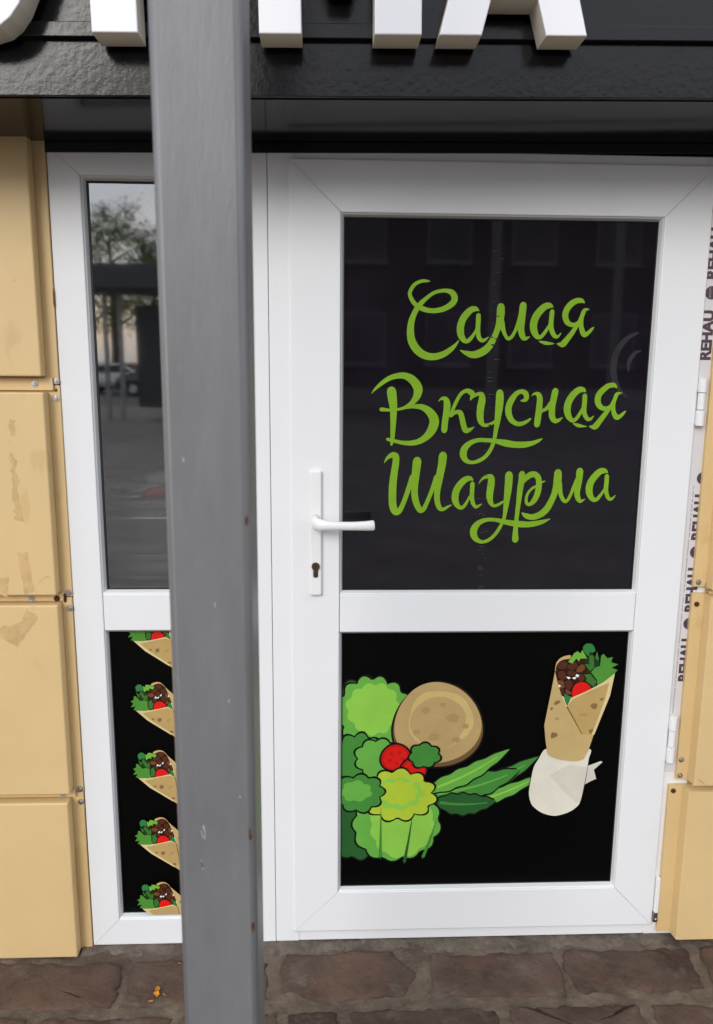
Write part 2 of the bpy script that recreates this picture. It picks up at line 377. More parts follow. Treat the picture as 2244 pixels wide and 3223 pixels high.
for a, b in ((1.508, 1.538), (.9885, 1.0085), (.456, .475)):
    P_(B('joint_lip', M['tan'], None, -3.0, -.645 if a > 1.2 else -.652, -.013, -.0045, a, b, .0015), cl)
def screw(par, x, y, z, r=.0056, rusty=False):
    bm = bmesh.new(); cyl(bm, (x, y-.0008, z), r*1.35, .0022, 'Y', 18); cyl(bm, (x, y-.0032, z), r, .0042, 'Y', 14, r*.72)
    cyl(bm, (x, y-.0056, z), r*.32, .0012, 'Y', 6)
    return P_(obj('screw', bm, M['rust'] if rusty else M['steel']), par)
for x, z, y, q in ((-.6872, 1.5236, -.013, 0), (-.6395, 1.5300, -.0045, 0), (-.6415, 1.4895, -.0045, 0), (-.7299, .9965, -.013, 0), (-.6672, .9957, -.013, 1), (-.6400, 1.0085, -.0045, 0), (-.6395, .9680, -.005, 0), (-.6837, .4640, -.013, 0), (-.6415, .4748, -.005, 0), (-.6415, .4375, -.0045, 0)):
    screw(cl, x, y, z, .0056, q)
def rustmark(par, pts, y):
    bm = bmesh.new(); prism(bm, chaikin(pts, 1), y-.0006, y+.0005); P_(obj('rust_stain', bm, M['rust']), par)
rustmark(cl, [(-.6515, 1.006), (-.6465, 1.008), (-.6455, .985), (-.651, .981), (-.6535, .990)], -.0056)
rustmark(cl, [(-.6440, 1.5100), (-.6385, 1.5135), (-.6375, 1.5060), (-.6425, 1.5045)], -.0056)
rustmark(cl, [(-.6340, 1.745), (-.6325, 1.742), (-.6325, 1.700), (-.6345, 1.703)], -.0056)

M['residue'] = mat('old_tape_residue', (.575, .395, .185), .75, .2, var=.12, vscale=40)
def residue(pts, y=-.0401):
    bm = bmesh.new(); prism(bm, pts, y-.0003, y+.0002); P_(obj('tape_residue', bm, M['residue']), cl)
def ragged(pts, a=.004):
    out = []
    for i in range(len(pts)):
        p, q = pts[i], pts[(i+1) % len(pts)]; n = max(2, int(math.hypot(q[0]-p[0], q[1]-p[1])/.010))
        for j in range(n): out.append((p[0]+(q[0]-p[0])*j/n+rnd.uniform(-a, a), p[1]+(q[1]-p[1])*j/n+rnd.uniform(-a, a)))
    return out
residue(ragged([(-.745, 1.12), (-.722, 1.12), (-.712, 1.02), (-.735, 1.015)], .002))
residue(ragged([(-.748, 1.36), (-.735, 1.36), (-.728, 1.20), (-.744, 1.20)], .005))
residue(ragged([(-.742, 1.44), (-.730, 1.44), (-.732, 1.40), (-.742, 1.40)], .003))
residue(ragged([(-.80, .930), (-.745, .945), (-.735, .975), (-.705, .955), (-.745, .905), (-.76, .880), (-.80, .90)], .003))
residue(ragged([(-.80, 1.055), (-.772, 1.060), (-.776, 1.005), (-.80, 1.02)], .003))
residue(ragged([(-.700, 1.045), (-.682, 1.060), (-.671, 1.059), (-.672, 1.056), (-.683, 1.056), (-.699, 1.042)], .0006))

crt = thing('clad_wall', 'tan painted steel cassette cladding right of the door hinges', 'wall', (.975, 0, 0))
for a, b, fx0, xe in ((1.021, 2.30, .9437, .979), (.4845, 1.0022, .9437, .978), (.022, .4662, .9270, .967)):
    bm = bmesh.new()                                        # flange, sloping return and face as one folded sheet
    prof = [(fx0, .015), (fx0, -.012), (xe-.005, -.012), (xe-.004, -.012), (xe, -.043), (xe+.003, -.046), (xe+.64, -.046), (xe+.64, .015)]
    lo = [bm.verts.new((x, y, a)) for x, y in prof]; hi = [bm.verts.new((x, y, b)) for x, y in prof]
    for i in range(len(prof)-1): bm.faces.new((lo[i], lo[i+1], hi[i+1], hi[i]))
    bm.faces.new(lo); bm.faces.new(hi[::-1])
    P_(obj('panel', bm, M['tan']), crt)
    P_(B('panel', M['tan'], None, xe+.665, 3.0, -.046, .015, a, b, .003), crt)
P_(B('joint_lip', M['tan'], None, .985, 3.0, -.022, -.012+.026, 1.0035, 1.0195, .001), crt)
P_(B('joint_lip', M['tan'], None, .985, 3.0, -.022, -.012+.026, .4675, .4830, .001), crt)
# torn, bent corner tabs at the joints
for z_, d in ((1.021, .018), (.4845, .020)):
    bm = bmesh.new(); vs = [bm.verts.new(p) for p in ((.974, -.0135, z_+.010), (.974, -.014, z_-d*.7), (.990, -.030, z_-d*.2), (1.006, -.0475, z_+.004), (.990, -.0475, z_+.018))]
    bm.faces.new(vs); bmesh.ops.solidify(bm, geom=bm.faces[:], thickness=.0012); P_(obj('bent_corner', bm, M['tan']), crt)
for x, z, q in ((.9565, 1.0105+.022, 0), (.9570, .9742, 1), (.9535, .5407, 0), (.9535, .4955, 0), (.9390, .4507, 1)): screw(crt, x, -.012, z, .005, q)

# ------------------------------------------------------------------ white PVC sidelight (left of the post)
sl = thing('sidelight_window', 'narrow white framed sidelight with wrap prints below, left of the grey post', 'window', (-.4, 0, 0))
X0, X1, I0, I1 = -.6325, -.1870, -.5585, -.2450
ZB, ZT, J0, J1 = .0045, 2.058, .0840, 1.9935
g = .00035
def frame4(t, x0, x1, i0, i1, z0, z1, j0, j1, yf, yb, bev=.0028, names=('stile', 'rail')):
    P_(PR(names[0], M['pvc'], None, [(x0, z0), (i0-g, j0+g), (i0-g, j1-g), (x0, z1)], yf, yb, bev), t)
    P_(PR(names[0], M['pvc'], None, [(x1, z0), (x1, z1), (i1+g, j1-g), (i1+g, j0+g)], yf, yb, bev), t)
    P_(PR(names[1], M['pvc'], None, [(x0+2*g, z0), (x1-2*g, z0), (i1-g, j0-g), (i0+g, j0-g)], yf, yb, bev), t)
    P_(PR(names[1], M['pvc'], None, [(x0+2*g, z1), (i0+g, j1+g), (i1-g, j1+g), (x1-2*g, z1)], yf, yb, bev), t)
frame4(sl, X0, X1, I0, I1, ZB, ZT, J0, J1, 0, .075)
P_(B('transom', M['pvc'], None, I0+.0006, I1-.0006, .001, .07, .9060, 1.0025, .0022), sl)
P_(bead('glazing_bead', None, I0, I1, 1.0025, J1, .0075, .0008, .020, t=.0045), sl)
P_(bead('glazing_bead', None, I0, I1, J0, .9060, .0065, .0008, .020), sl)
P_(B('glass_pane', M['glass'], None, I0-.004, I1+.004, .0195, .0197, .999, J1+.004), sl)
lp = P_(B('lower_panel', M['blackprint'], None, I0-.004, I1+.004, .0195, .040, J0-.004, .909), sl)
# the printed wraps
WRAP = [
    ('paper_fold',[121,-2177,272,-2154,660,-2004,702,-2039,477,-2257,560,-2522,405,-2596,212,-2712]),
    ('paper',[-1161,-2161,-1038,-1913,-878,-1641,-562,-1670,-93,-1725,346,-1656,321,-1930,293,-2230,245,-2682,163,-3189,51,-3366,-131,-3496,-363,-3577,-551,-3600,-742,-3558,-911,-3484,-1083,-3349,-1189,-3207,-1257,-2914,-1218,-2511]),
    ('paper_shade',[-755,-2417,-609,-2519,-308,-2877,42,-3213,163,-3189,245,-2682,290,-2184,-212,-2098]),
    ('crust',[-731,570,-709,796,-581,944,-357,1004,-335,900,-498,877,-651,779,-682,593]),
    ('meat_dark',[-714,593,-663,783,-521,882,-249,911,-23,933,151,706,264,371,284,58,-182,-228,-356,-396,-509,-128,-653,186]),
    ('meat',[-693,712,-519,854,-400,758,-438,639,-597,616]),
    ('meat',[-398,734,-197,804,-144,684,-276,590,-393,639]),
    ('meat_light',[-143,661,-12,755,63,659,-21,540,-159,541]),
    ('meat',[-638,545,-503,568,-426,424,-488,305,-629,378]),
    ('meat',[-367,591,-182,542,-153,446,-312,423,-407,495]),
    ('meat_light',[-648,306,-487,281,-444,136,-566,65,-630,186]),
    ('meat',[-464,280,-305,303,-250,159,-335,39,-431,112]),
    ('meat_light',[-428,64,-287,-10,-271,-82,-398,-69]),
    ('meat',[-132,469,6,468,60,324,-74,277]),
    ('meat',[-565,41,-474,64,-467,-68,-524,-80]),
    ('leaf_dark',[65,992,195,1098,319,943,412,918,452,656,402,370,416,153,258,106,58,372,163,515,34,755]),
    ('leaf_mid',[34,755,160,754,143,1015,259,991,303,657,195,563]),
    ('leaf_mid',[298,919,342,1113,407,918,398,842]),
    ('leaf_bright',[-403,824,-258,1065,-170,1117,-94,1052,-47,1154,88,916,-85,915,-119,832,-193,918,-291,776]),
    ('leaf_teal',[-35,1217,23,1304,112,1327,217,1294,295,1133,208,1074,172,1105,111,992,14,1087]),
    ('leaf_mid',[29,468,199,491,390,262,314,125,85,300,115,372]),
    ('leaf',[415,165,386,322,219,534,314,657,448,709,457,989,522,1041,622,922,771,949,735,807,931,748,754,654,919,593,835,481,638,272]),
    ('cream',[-547,-104,-462,-153,-333,-396,-373,-425]),
    ('leaf_teal',[-467,-61,-349,-118,-231,-167,-314,-324,-361,-391]),
    ('tomato',[-16,265,112,233,222,131,277,-14,139,-207,-87,-277,-219,-179,-253,2,-215,146,-129,235]),
    ('white_bit',[-437,417,-333,404,-318,370,-376,347]),
    ('white_bit',[-287,385,-196,408,-160,374,-215,341]),
    ('white_bit',[-167,489,-90,457,-116,398,-193,422]),
    ('white_bit',[-650,181,-608,198,-553,156,-615,118]),
    ('wrap',[-742,570,-823,-53,-898,-585,-948,-951,-892,-1369,-818,-1766,-692,-1855,-454,-1935,-172,-1978,15,-1976,176,-1928,297,-1631,400,-1223,73,-1208,-163,-739,-373,-425,-548,-60,-665,282]),
    ('wrap_edge',[856,503,766,-128,595,-661,416,-1224,341,-1220,534,-599,647,-211,720,247,128,-32,-228,-218,-366,-425,-277,-179,126,6,569,260]),
    ('wrap_dark',[-366,-425,-228,-218,128,-32,720,247,647,-211,534,-599,346,-1220,73,-1203,-151,-751]),
    ('spot',[-722,-349,-674,-260,-571,-249,-564,-302,-657,-364]),
    ('spot',[-807,-477,-780,-428,-731,-477,-796,-518]),
    ('spot',[255,-402,331,-330,437,-360,432,-464,354,-500]),
    ('spot_soft',[-53,-655,48,-595,189,-633,169,-693,7,-692]),
    ('spot',[497,-210,598,-174,558,-271]),
    ('spot',[-744,-1309,-730,-1150,-589,-1188,-596,-1262]),
    ('spot',[253,-1099,378,-1063,317,-1198]),
    ('spot_soft',[-660,-734,-580,-722,-576,-784,-645,-795]),
    ('wrap_line',[69,-1207,85,-1203,-360,-408,-382,-427])]
SIDE = [(-0.4293, 0.8806), (-0.4299, 0.6911), (-0.4311, 0.5024), (-0.4336, 0.3106), (-0.4349, 0.1204)]
WC = (0.6767, 0.7307)
def wrap_at(pr, cx, cz, s=1, mirror=False, rot=0):
    ca, sa = math.cos(rot), math.sin(rot)
    for key, v in WRAP:
        p = []
        for i in range(0, len(v), 2):
            x, z = v[i]*1e-4*s*(-1 if mirror else 1), v[i+1]*1e-4*s
            p.append((cx+x*ca-z*sa, cz+x*sa+z*ca))
        rnd_ = key in ('tomato', 'paper', 'leaf_teal', 'meat', 'meat_light', 'meat_dark', 'crust', 'spot', 'spot_soft', 'wrap')
        if rnd_ and key != 'wrap': p = smooth(p)
        if key in ('leaf', 'leaf_bright', 'leaf_mid', 'tomato', 'paper', 'leaf_teal', 'meat', 'meat_light', 'wrap', 'wrap_dark'):
            mx_ = sum(a for a, b in p)/len(p); mz_ = sum(b for a, b in p)/len(p); e = (.0009 if key.startswith('wrap') else .0017)*s; big = []
            for a, b in p:
                d = math.hypot(a-mx_, b-mz_) or 1; big.append((a+(a-mx_)/d*e, b+(b-mz_)/d*e))
            if not key.startswith('wrap'): pr.add(big, 'black')
        pr.add(p, key)
pr = Print(.0192, (I0+.009, I1-.009, J0+.009, .8985))
for cx, cz in SIDE: wrap_at(pr, cx, cz, .63, True, R(38))
po = pr.build('printed_wraps', None); po.parent = sl; po.location = -sl.location

# ------------------------------------------------------------------ door frame, coupling strips, film
df = thing('door_frame', 'fixed white plastic door frame with printed film on its hinge side', 'door frame', (.4, 0, 0))
P_(B('coupling_groove', M['pvc'], None, -.1870, -.1770, .010, .07, .0045, 2.058), df)
P_(B('coupling_strip', M['pvc'], None, -.1770, -.1345, .0005, .075, .0045, 2.058, .0025), df)
P_(B('jamb', M['pvc'], None, -.1333, -.0700, 0, .075, .0060, 2.058, .0018), df)
P_(B('jamb', M['pvc'], None, .8950, .9950, 0, .075, .0060, 2.058, .0018), df)
P_(B('head', M['pvc'], None, -.0700, .8950, 0, .075, 2.020, 2.058, .0015), df)
P_(B('sill', M['pvc'], None, -.0700, .8950, .0010, .075, .0070, .0600, .0015), df)
tp = P_(B('protective_film', M['tape'], None, .9160, .9600, -.0012, -.0002, .50, 2.05), df)
def text(name, body, size, m, par, loc, rot=R(90), offx=0, bold=0):
    cu = bpy.data.curves.new(name, 'FONT'); cu.body = body; cu.size = size; cu.offset = bold; cu.align_x = 'LEFT'
    o = bpy.data.objects.new(name, cu); COL.objects.link(o)
    bpy.context.view_layer.update()
    me = bpy.data.meshes.new_from_object(o.evaluated_get(bpy.context.evaluated_depsgraph_get())); bpy.data.objects.remove(o)
    # text runs upwards, letter tops to the left, standing on the jamb face
    for v in me.vertices:
        x, y = v.co.x, v.co.y; v.co = Vector((loc[0]-y, loc[1], loc[2]+x))
    me.materials.clear(); me.materials.append(m)
    q = bpy.data.objects.new(name, me); COL.objects.link(q); q.parent = par; q.location = -Vector(df.location) - Vector(par.location)
    return q
for z, xo in ((.770, .9575), (.961, .9585), (1.152, .9595), (1.603, .9400), (1.794, .9400)):
    text('film_lettering', 'REHAU', .0372, M['ink'], tp, (xo, -.0016, z-.012), bold=.0019)
    bm = bmesh.new(); cyl(bm, (xo-.010, -.0016, z+.148), .0158, .0006, 'Y', 28)
    o = obj('film_roundel', bm, M['ink']); o.parent = tp; o.location = -Vector(df.location)-Vector(tp.location)
    text('film_lettering', 'QUALITY', .0062, M['inkpale'], tp, (xo-.012, -.0026, z+.135))
z = .62; bm = bmesh.new()                                    # the line of print too fine to read
while z < 1.28:
    h = rnd.uniform(.0012, .0030)
    if rnd.random() > .16: box(bm, .9225+(z-.62)*.006, .9225+(z-.62)*.006+rnd.uniform(.0018, .0030), -.0018, -.0013, z, z+h)
    z += h+.0012
M['inkfaint'] = mat('faint_ink', (.36, .28, .31), .5)
o = obj('film_fine_print', bm, M['inkfaint']); o.parent = tp; o.location = -Vector(df.location)-Vector(tp.location)

# ------------------------------------------------------------------ the door
dr = thing('door', 'white plastic door with dark upper pane lettered in lime green', 'door', (.4, 0, .04))
LX0, LX1, LI0, LI1 = -.0840, .9130, .0368, .7990
LZ0, LZ1, LJ0, LJ1 = .0405, 2.0375, .1610, 1.9205
YF, YP = -.009, .0105
frame4(dr, LX0, LX1, LI0, LI1, LZ0, LZ1, LJ0, LJ1, YF, .062, .0032)
P_(B('mid_rail', M['pvc'], None, LI0+.0006, LI1-.0006, YF+.0012, .062, .9015, 1.0020, .0024), dr)
P_(bead('glazing_bead', None, LI0, LI1, 1.0020, LJ1, .0068, YF+.0008, YP), dr)
P_(bead('glazing_bead', None, LI0, LI1, LJ0, .9015, .0062, YF+.0008, YP), dr)
up = P_(B('dark_pane', M['film'], None, LI0-.004, LI1+.004, YP-.0002, YP+.024, .998, LJ1+.004), dr)
dl = P_(B('lower_panel', M['blackprint'], None, LI0-.004, LI1+.004, YP-.0002, YP+.024, LJ0-.004, .9055), dr)
# lettering: brush strokes of varying width, cut from lime vinyl
LET = [
    ('es',[[2500,17708,15,2393,17717,68,2272,17705,76,2122,17623,84,2019,17446,91,2060,17299,99,2162,17168,107,2301,17088,122,2456,17038,115,2655,17032,115,2868,17086,130,3049,17207,146,3099,17325,153,3042,17443,138,2918,17493,99,2765,17491,84,2583,17437,84,2403,17303,92,2254,17154,122,2136,16960,130,2064,16737,153,2054,16483,177,2105,16273,193,2248,16079,193,2436,15967,178,2653,15946,163,2868,16009,147,3051,16131,116,3171,16253,62,3230,16343,19]]),
    ('a',[[3692,17043,31,3621,17079,108,3514,17063,146,3395,16958,162,3300,16808,169,3259,16629,177,3280,16464,162,3354,16345,124,3439,16323,101,3522,16391,93,3596,16497,70,3654,16603,62],[3688,16931,116,3687,16752,116,3686,16573,116,3715,16423,108,3787,16341,93,3864,16357,70,3955,16425,15]]),
    ('em',[[3269,16103,23,3426,16036,109,3614,16000,171,3828,16077,187,3979,16214,171,4080,16396,147,4150,16577,139,4205,16758,170,4224,16967,193,4223,17138,185],[4256,16788,139,4302,16609,108,4355,16474,85,4428,16392,85,4512,16431,85,4584,16552,78,4654,16732,93,4721,16957,124],[4764,17181,170,4750,16987,170,4737,16778,171,4737,16598,155,4783,16448,140,4848,16396,101,4962,16442,12]]),
    ('a',[[5486,17144,31,5422,17173,124,5314,17164,155,5181,17051,170,5073,16886,178,5035,16706,179,5066,16556,163,5133,16451,125,5212,16429,93,5287,16498,86,5359,16604,78,5430,16725,62],[5476,17039,116,5468,16890,116,5462,16710,117,5502,16560,117,5577,16455,101,5655,16456,62,5721,16540,16]]),
    ('ya',[[5202,16331,31,5344,16295,86,5485,16281,55,5571,16282,12],[5626,16282,16,5705,16268,94,5783,16276,149,5885,16398,133,5987,16535,117,6072,16671,101,6143,16792,93,6212,16942,101,6266,17077,93,6381,17101,16],[6247,17256,39,6174,17300,109,6051,17291,132,5916,17208,147,5823,17073,147,5800,16938,148,5846,16804,132,5944,16737,109,6053,16738,94,6158,16807,78],[6223,17017,93,6201,16867,101,6202,16717,109,6233,16597,125,6293,16500,125,6377,16538,94,6465,16629,70,6517,16683,23]]),
    ('ve',[[1616,15117,233,1642,14933,218,1669,14732,187,1673,14500,156,1669,14266,133,1661,14032,110,1651,13906,94,1637,13804,55],[1127,15052,12,1227,15168,62,1365,15291,93,1549,15415,116,1734,15477,132,1920,15486,155,2092,15411,194,2219,15274,218,2269,15137,218,2226,14967,172,2120,14828,117,1950,14718,78,1779,14671,63,1576,14654,70,1373,14669,101],[1935,14703,55,2153,14743,94,2372,14729,141,2547,14629,188,2661,14474,228,2680,14334,236,2622,14162,221,2499,14004,174,2329,13893,142,2140,13846,126,1920,13852,102,1730,13891,87,1540,13937,79]]),
    ('ka',[[2776,14870,13,2852,14940,63,2946,14925,125,2989,14817,165,2985,14662,165,2966,14507,157,2947,14351,157,2937,14163,150],[3083,14554,79,3142,14694,86,3215,14865,86,3319,15051,86,3441,15129,94,3535,15114,125,3608,15038,133,3558,14898,16],[3084,14523,87,3207,14609,94,3318,14594,126,3369,14462,134,3404,14322,139,3465,14166,134,3567,14182,95,3683,14253,13]]),
    ('u',[[3648,15007,78,3741,15054,86,3835,15039,126,3848,14900,173,3823,14729,181,3814,14558,174,3835,14402,150,3910,14301,95,4021,14302,79,4130,14349,71,4207,14404,63],[4281,15088,181,4288,14934,197,4280,14748,189,4264,14561,166,4248,14373,142,4224,14185,111,4200,13996,95,4166,13838,95,4094,13664,96,3972,13505,96,3816,13409,96,3643,13368,88,3497,13424,127,3429,13566,175,3463,13725,167,3594,13852,127,3782,13923,103,4004,13924,103,4227,13902,111,4468,13855,167,4708,13817,159,4947,13818,152,5153,13858,112,5309,13922,72,5402,13978,10]]),
    ('es_small',[[4817,14898,32,4903,14914,95,4948,14969,118,4919,15077,134,4823,15123,110,4699,15076,118,4580,14920,150,4516,14749,158,4524,14578,158,4602,14422,135,4732,14337,111,4859,14337,103,4984,14393,79,5068,14456,48]]),
    ('en',[[5071,15016,13,5139,15071,55,5235,15056,118,5279,14955,142,5279,14816,150,5271,14660,158,5256,14488,159,5240,14315,151],[5273,14613,79,5381,14668,79,5473,14723,95,5562,14848,111],[5657,15144,158,5633,14989,158,5603,14818,158,5596,14662,159,5612,14506,151,5681,14412,119,5775,14428,88,5875,14499,13]]),
    ('a',[[6417,15125,24,6351,15172,119,6240,15171,150,6105,15054,166,6004,14882,174,5975,14695,175,6016,14539,151,6093,14438,112,6173,14430,96,6248,14509,88,6320,14635,80,6376,14760,64],[6399,15032,119,6401,14869,119,6396,14698,119,6429,14557,112,6507,14455,96,6586,14472,64,6653,14542,13]]),
    ('ya',[[6138,14351,24,6261,14305,88,6390,14282,56,6494,14278,10],[6550,14283,16,6630,14267,96,6709,14283,152,6813,14418,136,6915,14560,120,7002,14685,104,7075,14795,96,7145,14936,96,7199,15076,95,7324,15108,13],[7179,15239,40,7104,15293,111,6978,15276,127,6850,15183,143,6747,15058,151,6724,14918,151,6772,14793,135,6872,14724,112,6983,14732,96,7091,14795,80],[7157,14983,88,7128,14827,96,7129,14702,104,7160,14592,120,7230,14506,128,7316,14538,96,7391,14609,72,7450,14672,16]]),
    ('sha',[[1462,13355,16,1547,13474,79,1657,13545,134,1744,13514,166,1754,13371,166,1726,13165,174,1698,12941,183,1683,12717,191,1682,12492,191,1693,12298,192,1735,12152,176,1792,12103,152,1871,12152,136,1948,12314,120,2024,12524,120,2099,12750,127,2174,13006,135],[2284,13405,214,2265,13198,206,2246,12974,191,2235,12750,167,2239,12541,168,2283,12347,160,2351,12201,144,2400,12152,136,2479,12201,120,2555,12363,104,2630,12558,104,2705,12767,112,2778,13008,127],[2923,13542,206,2905,13327,199,2871,13120,191,2837,12912,184,2811,12687,152,2800,12493,144,2829,12315,136,2888,12202,120,2977,12185,88,3072,12242,64,3167,12291,32]]),
    ('a',[[3700,12914,24,3626,12962,112,3515,12945,152,3390,12833,168,3291,12672,176,3257,12494,176,3285,12348,153,3369,12235,105,3450,12227,89,3520,12300,80,3581,12413,64,3641,12527,64],[3686,12833,112,3683,12688,112,3681,12527,112,3702,12381,105,3728,12316,97,3786,12243,81,3858,12268,64,3937,12325,13]]),
    ('u',[[3845,12842,16,3929,12955,56,4039,13011,96,4144,12995,152,4157,12851,177,4140,12689,177,4131,12511,169,4161,12366,129,4237,12276,81,4341,12293,73,4435,12350,65,4514,12398,48],[4598,13061,193,4598,12884,193,4590,12690,185,4574,12496,161,4558,12301,137,4539,12105,105,4517,11942,89,4459,11794,81,4384,11646,89,4276,11498,89,4134,11382,89,3973,11341,89,3824,11416,138,3754,11564,178,3789,11728,170,3922,11860,129,4113,11917,97,4308,11909,97,4504,11868,122,4717,11827,146,4929,11802,163,5157,11794,146,5367,11827,130,5543,11876,90,5703,11942,10]]),
    ('er',[[4926,13085,161,4925,12933,161,4901,12755,153,4886,12561,137,4871,12366,121,4855,12171,113,4840,11975,105,4832,11794,114,4824,11613,130,4830,11398,171],[4959,12885,97,5035,12981,137,5144,13062,153,5256,13070,145,5341,12982,145,5364,12837,145,5356,12675,153,5316,12513,146,5242,12383,129,5148,12310,89,5073,12350,81,5066,12497,73,5117,12626,65,5209,12724,65,5303,12780,56,5396,12853,64,5522,12910,16]]),
    ('em',[[4964,12097,24,5065,12024,122,5229,11983,146,5421,12040,162,5577,12171,171,5681,12351,162,5759,12546,154,5805,12741,170,5831,12919,202,5833,13120,193],[5879,12854,145,5904,12693,121,5946,12530,105,6035,12392,89,6114,12417,81,6187,12563,81,6256,12758,89,6326,12952,97],[6386,13162,178,6380,12985,170,6360,12791,162,6346,12612,146,6379,12466,130,6449,12393,89,6559,12450,13]]),
    ('a',[[7092,13123,32,7024,13163,121,6911,13155,154,6782,13034,170,6679,12872,178,6649,12694,179,6683,12548,154,6771,12434,114,6860,12442,98,6936,12532,81,7010,12646,65,7067,12760,49],[7081,13035,113,7083,12889,114,7078,12727,114,7104,12581,106,7169,12459,90,7250,12459,65,7334,12549,13]])]
def spline(v):
    P = [Vector((v[i], v[i+1], v[i+2]))*1e-4 for i in range(0, len(v), 3)]
    P = [P[0]*2-P[1]]+P+[P[-1]*2-P[-2]]; out = []
    for i in range(1, len(P)-2):
        a, b, c, d = P[i-1:i+3]
        for j in range(6):
            t = j/6; q = .5*((2*b)+(c-a)*t+(2*a-5*b+4*c-d)*t*t+(3*b-a-3*c+d)*t**3); out.append(q)
    out.append(P[-2]); return out
words = {0: ('word', 0, 5), 1: ('word', 5, 12), 2: ('word', 12, 18)}
for wi in range(3):
    _, a, b = words[wi]
    for li in range(a, b):
        nm, strokes = LET[li]
        bm = bmesh.new()
        for si, st in enumerate(strokes):
            q = spline(st); n = len(q); prev = None
            for i in range(n):
                d = (q[min(i+1, n-1)]-q[max(i-1, 0)]); d = Vector((d.x, d.y)); d.normalize()
                nn = Vector((-d.y, d.x))*max(.0004, q[i].z*.5)
                yy = YP-.0005-.0001*si-.0006*i/n-.00002*li
                cur = (bm.verts.new((q[i].x+nn.x, yy, q[i].y+nn.y)), bm.verts.new((q[i].x-nn.x, yy, q[i].y-nn.y)))
                if prev:
                    bm.faces.new((prev[0], prev[1], cur[1], cur[0]))
                prev = cur
            for e in (0, n-1):                              # rounded stroke ends
                rr_ = q[e].z*.5
                if rr_ > .0012:
                    yy = YP-.0005-.0001*si-.0006*e/n-.00002*li+.00003*(1 if e else -1)
                    bmesh.ops.create_circle(bm, cap_ends=True, segments=12, radius=rr_*.92, matrix=Matrix.Translation((q[e].x, yy, q[e].y)) @ Matrix.Rotation(R(90), 4, 'X'))
        bm.normal_update()
        for f in bm.faces:
            if f.normal.y > 0: f.normal_flip()
        me = bpy.data.meshes.new('letter'); bm.to_mesh(me); bm.free(); me.materials.append(M['lime'])
        o = link(bpy.data.objects.new('letter', me), up); o.location = -Vector(dr.location)-Vector(up.location)
# trapped air along a crease in the film, and two faint pale arcs laid flat on the pane
bm = bmesh.new()
z_ = 1.02
while z_ < 1.86:
    for k_ in range(2):
        s_ = rnd.uniform(.0010, .0030); bmesh.ops.create_uvsphere(bm, u_segments=10, v_segments=6, radius=1, matrix=Matrix.Translation((.405+.006*math.sin(z_*4)+rnd.gauss(0, .006), YP-.0001, z_+rnd.uniform(-.01, .01))) @ Matrix.Diagonal((s_*3.2, .0013, s_*.9, 1)))
    z_ += rnd.uniform(.016, .040)
q = obj('film_crease', bm, M['film'], None, True); q.parent = up; q.location = -Vector(dr.location)-Vector(up.location)
bm = bmesh.new(); M['ghost'] = mat('pale_arc', (.030, .027, .032), .3, .3, var=.2, vscale=40)
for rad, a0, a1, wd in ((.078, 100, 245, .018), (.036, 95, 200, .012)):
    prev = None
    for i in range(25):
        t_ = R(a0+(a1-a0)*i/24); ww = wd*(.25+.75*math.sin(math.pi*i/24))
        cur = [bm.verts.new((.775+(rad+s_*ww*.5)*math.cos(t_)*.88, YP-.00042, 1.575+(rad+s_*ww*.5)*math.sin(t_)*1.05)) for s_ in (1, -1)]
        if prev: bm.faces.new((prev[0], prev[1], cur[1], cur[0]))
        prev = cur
q = obj('pale_arcs', bm, M['ghost']); q.parent = up; q.location = -Vector(dr.location)-Vector(up.location)
# lower print: the wrap, and plain salad and flatbread shapes where the panel carries its picture
pr = Print(YP-.0004, (LI0+.0085, LI1-.0085, LJ0+.0085, .8950))
def zz(x, y):                                                # design grid of the panel, 0..1000 across
    return (LI0+x*.000762, .9015-y*.000762)
def blob(cx, cz, rx, rz, n=9, amp=.12, ph=0, rot=0, pts=72, pw=1):
    out = []
    for i in range(pts):
        t = 2*math.pi*i/pts; r = 1+amp*abs(math.sin(n*t/2+ph))**pw-amp*.5+.03*math.sin(3*t+ph*2)
        x, y = rx*r*math.cos(t), rz*r*math.sin(t)
        out.append((cx+x*math.cos(rot)-y*math.sin(rot), cz+x*math.sin(rot)+y*math.cos(rot)))
    return out
def art(cx, cy, rx, ry, key, n=9, amp=.12, ph=0, rot=0, out=7, pw=1):
    if out: pr.add([zz(*p) for p in blob(cx, cy, rx+out, ry+out, n, amp, ph, rot, pw=pw)], 'black')
    pr.add([zz(*p) for p in blob(cx, cy, rx, ry, n, amp, ph, rot, pw=pw)], key)
def leaf(base, tip, wd, key, vein, out=6, wav=5):
    L = math.hypot(tip[0]-base[0], tip[1]-base[1]); dx, dy = (tip[0]-base[0])/L, (tip[1]-base[1])/L
    for e, k_ in ((out, 'black'), (0, key)):
        a = []; b = []
        for i in range(25):
            t = i/24; ww = (wd*math.sin(math.pi*min(1, t**.8))**.75*(1+.10*math.sin(t*wav*math.pi*2))+e) if 0 < t < 1 else e*.5
            px, py = base[0]+dx*L*t, base[1]+dy*L*t+.12*L*math.sin(t*math.pi)*(.4)
            a.append((px-dy*ww, py+dx*ww)); b.append((px+dy*ww, py-dx*ww))
        pr.add([zz(*p) for p in a+b[::-1][1:-1]], k_)
    a = []; b = []
    for i in range(13):
        t = .06+.8*i/12; ww = 5*(1-t)+1.2; px, py = base[0]+dx*L*t, base[1]+dy*L*t+.12*L*math.sin(t*math.pi)*.4
        a.append((px-dy*ww, py+dx*ww)); b.append((px+dy*ww, py-dx*ww))
    pr.add([zz(*p) for p in a+b[::-1]], vein)
leaf((360, 640), (705, 470), 34, 'g3', 'g2'); leaf((420, 655), (720, 540), 24, 'g2', 'g1')
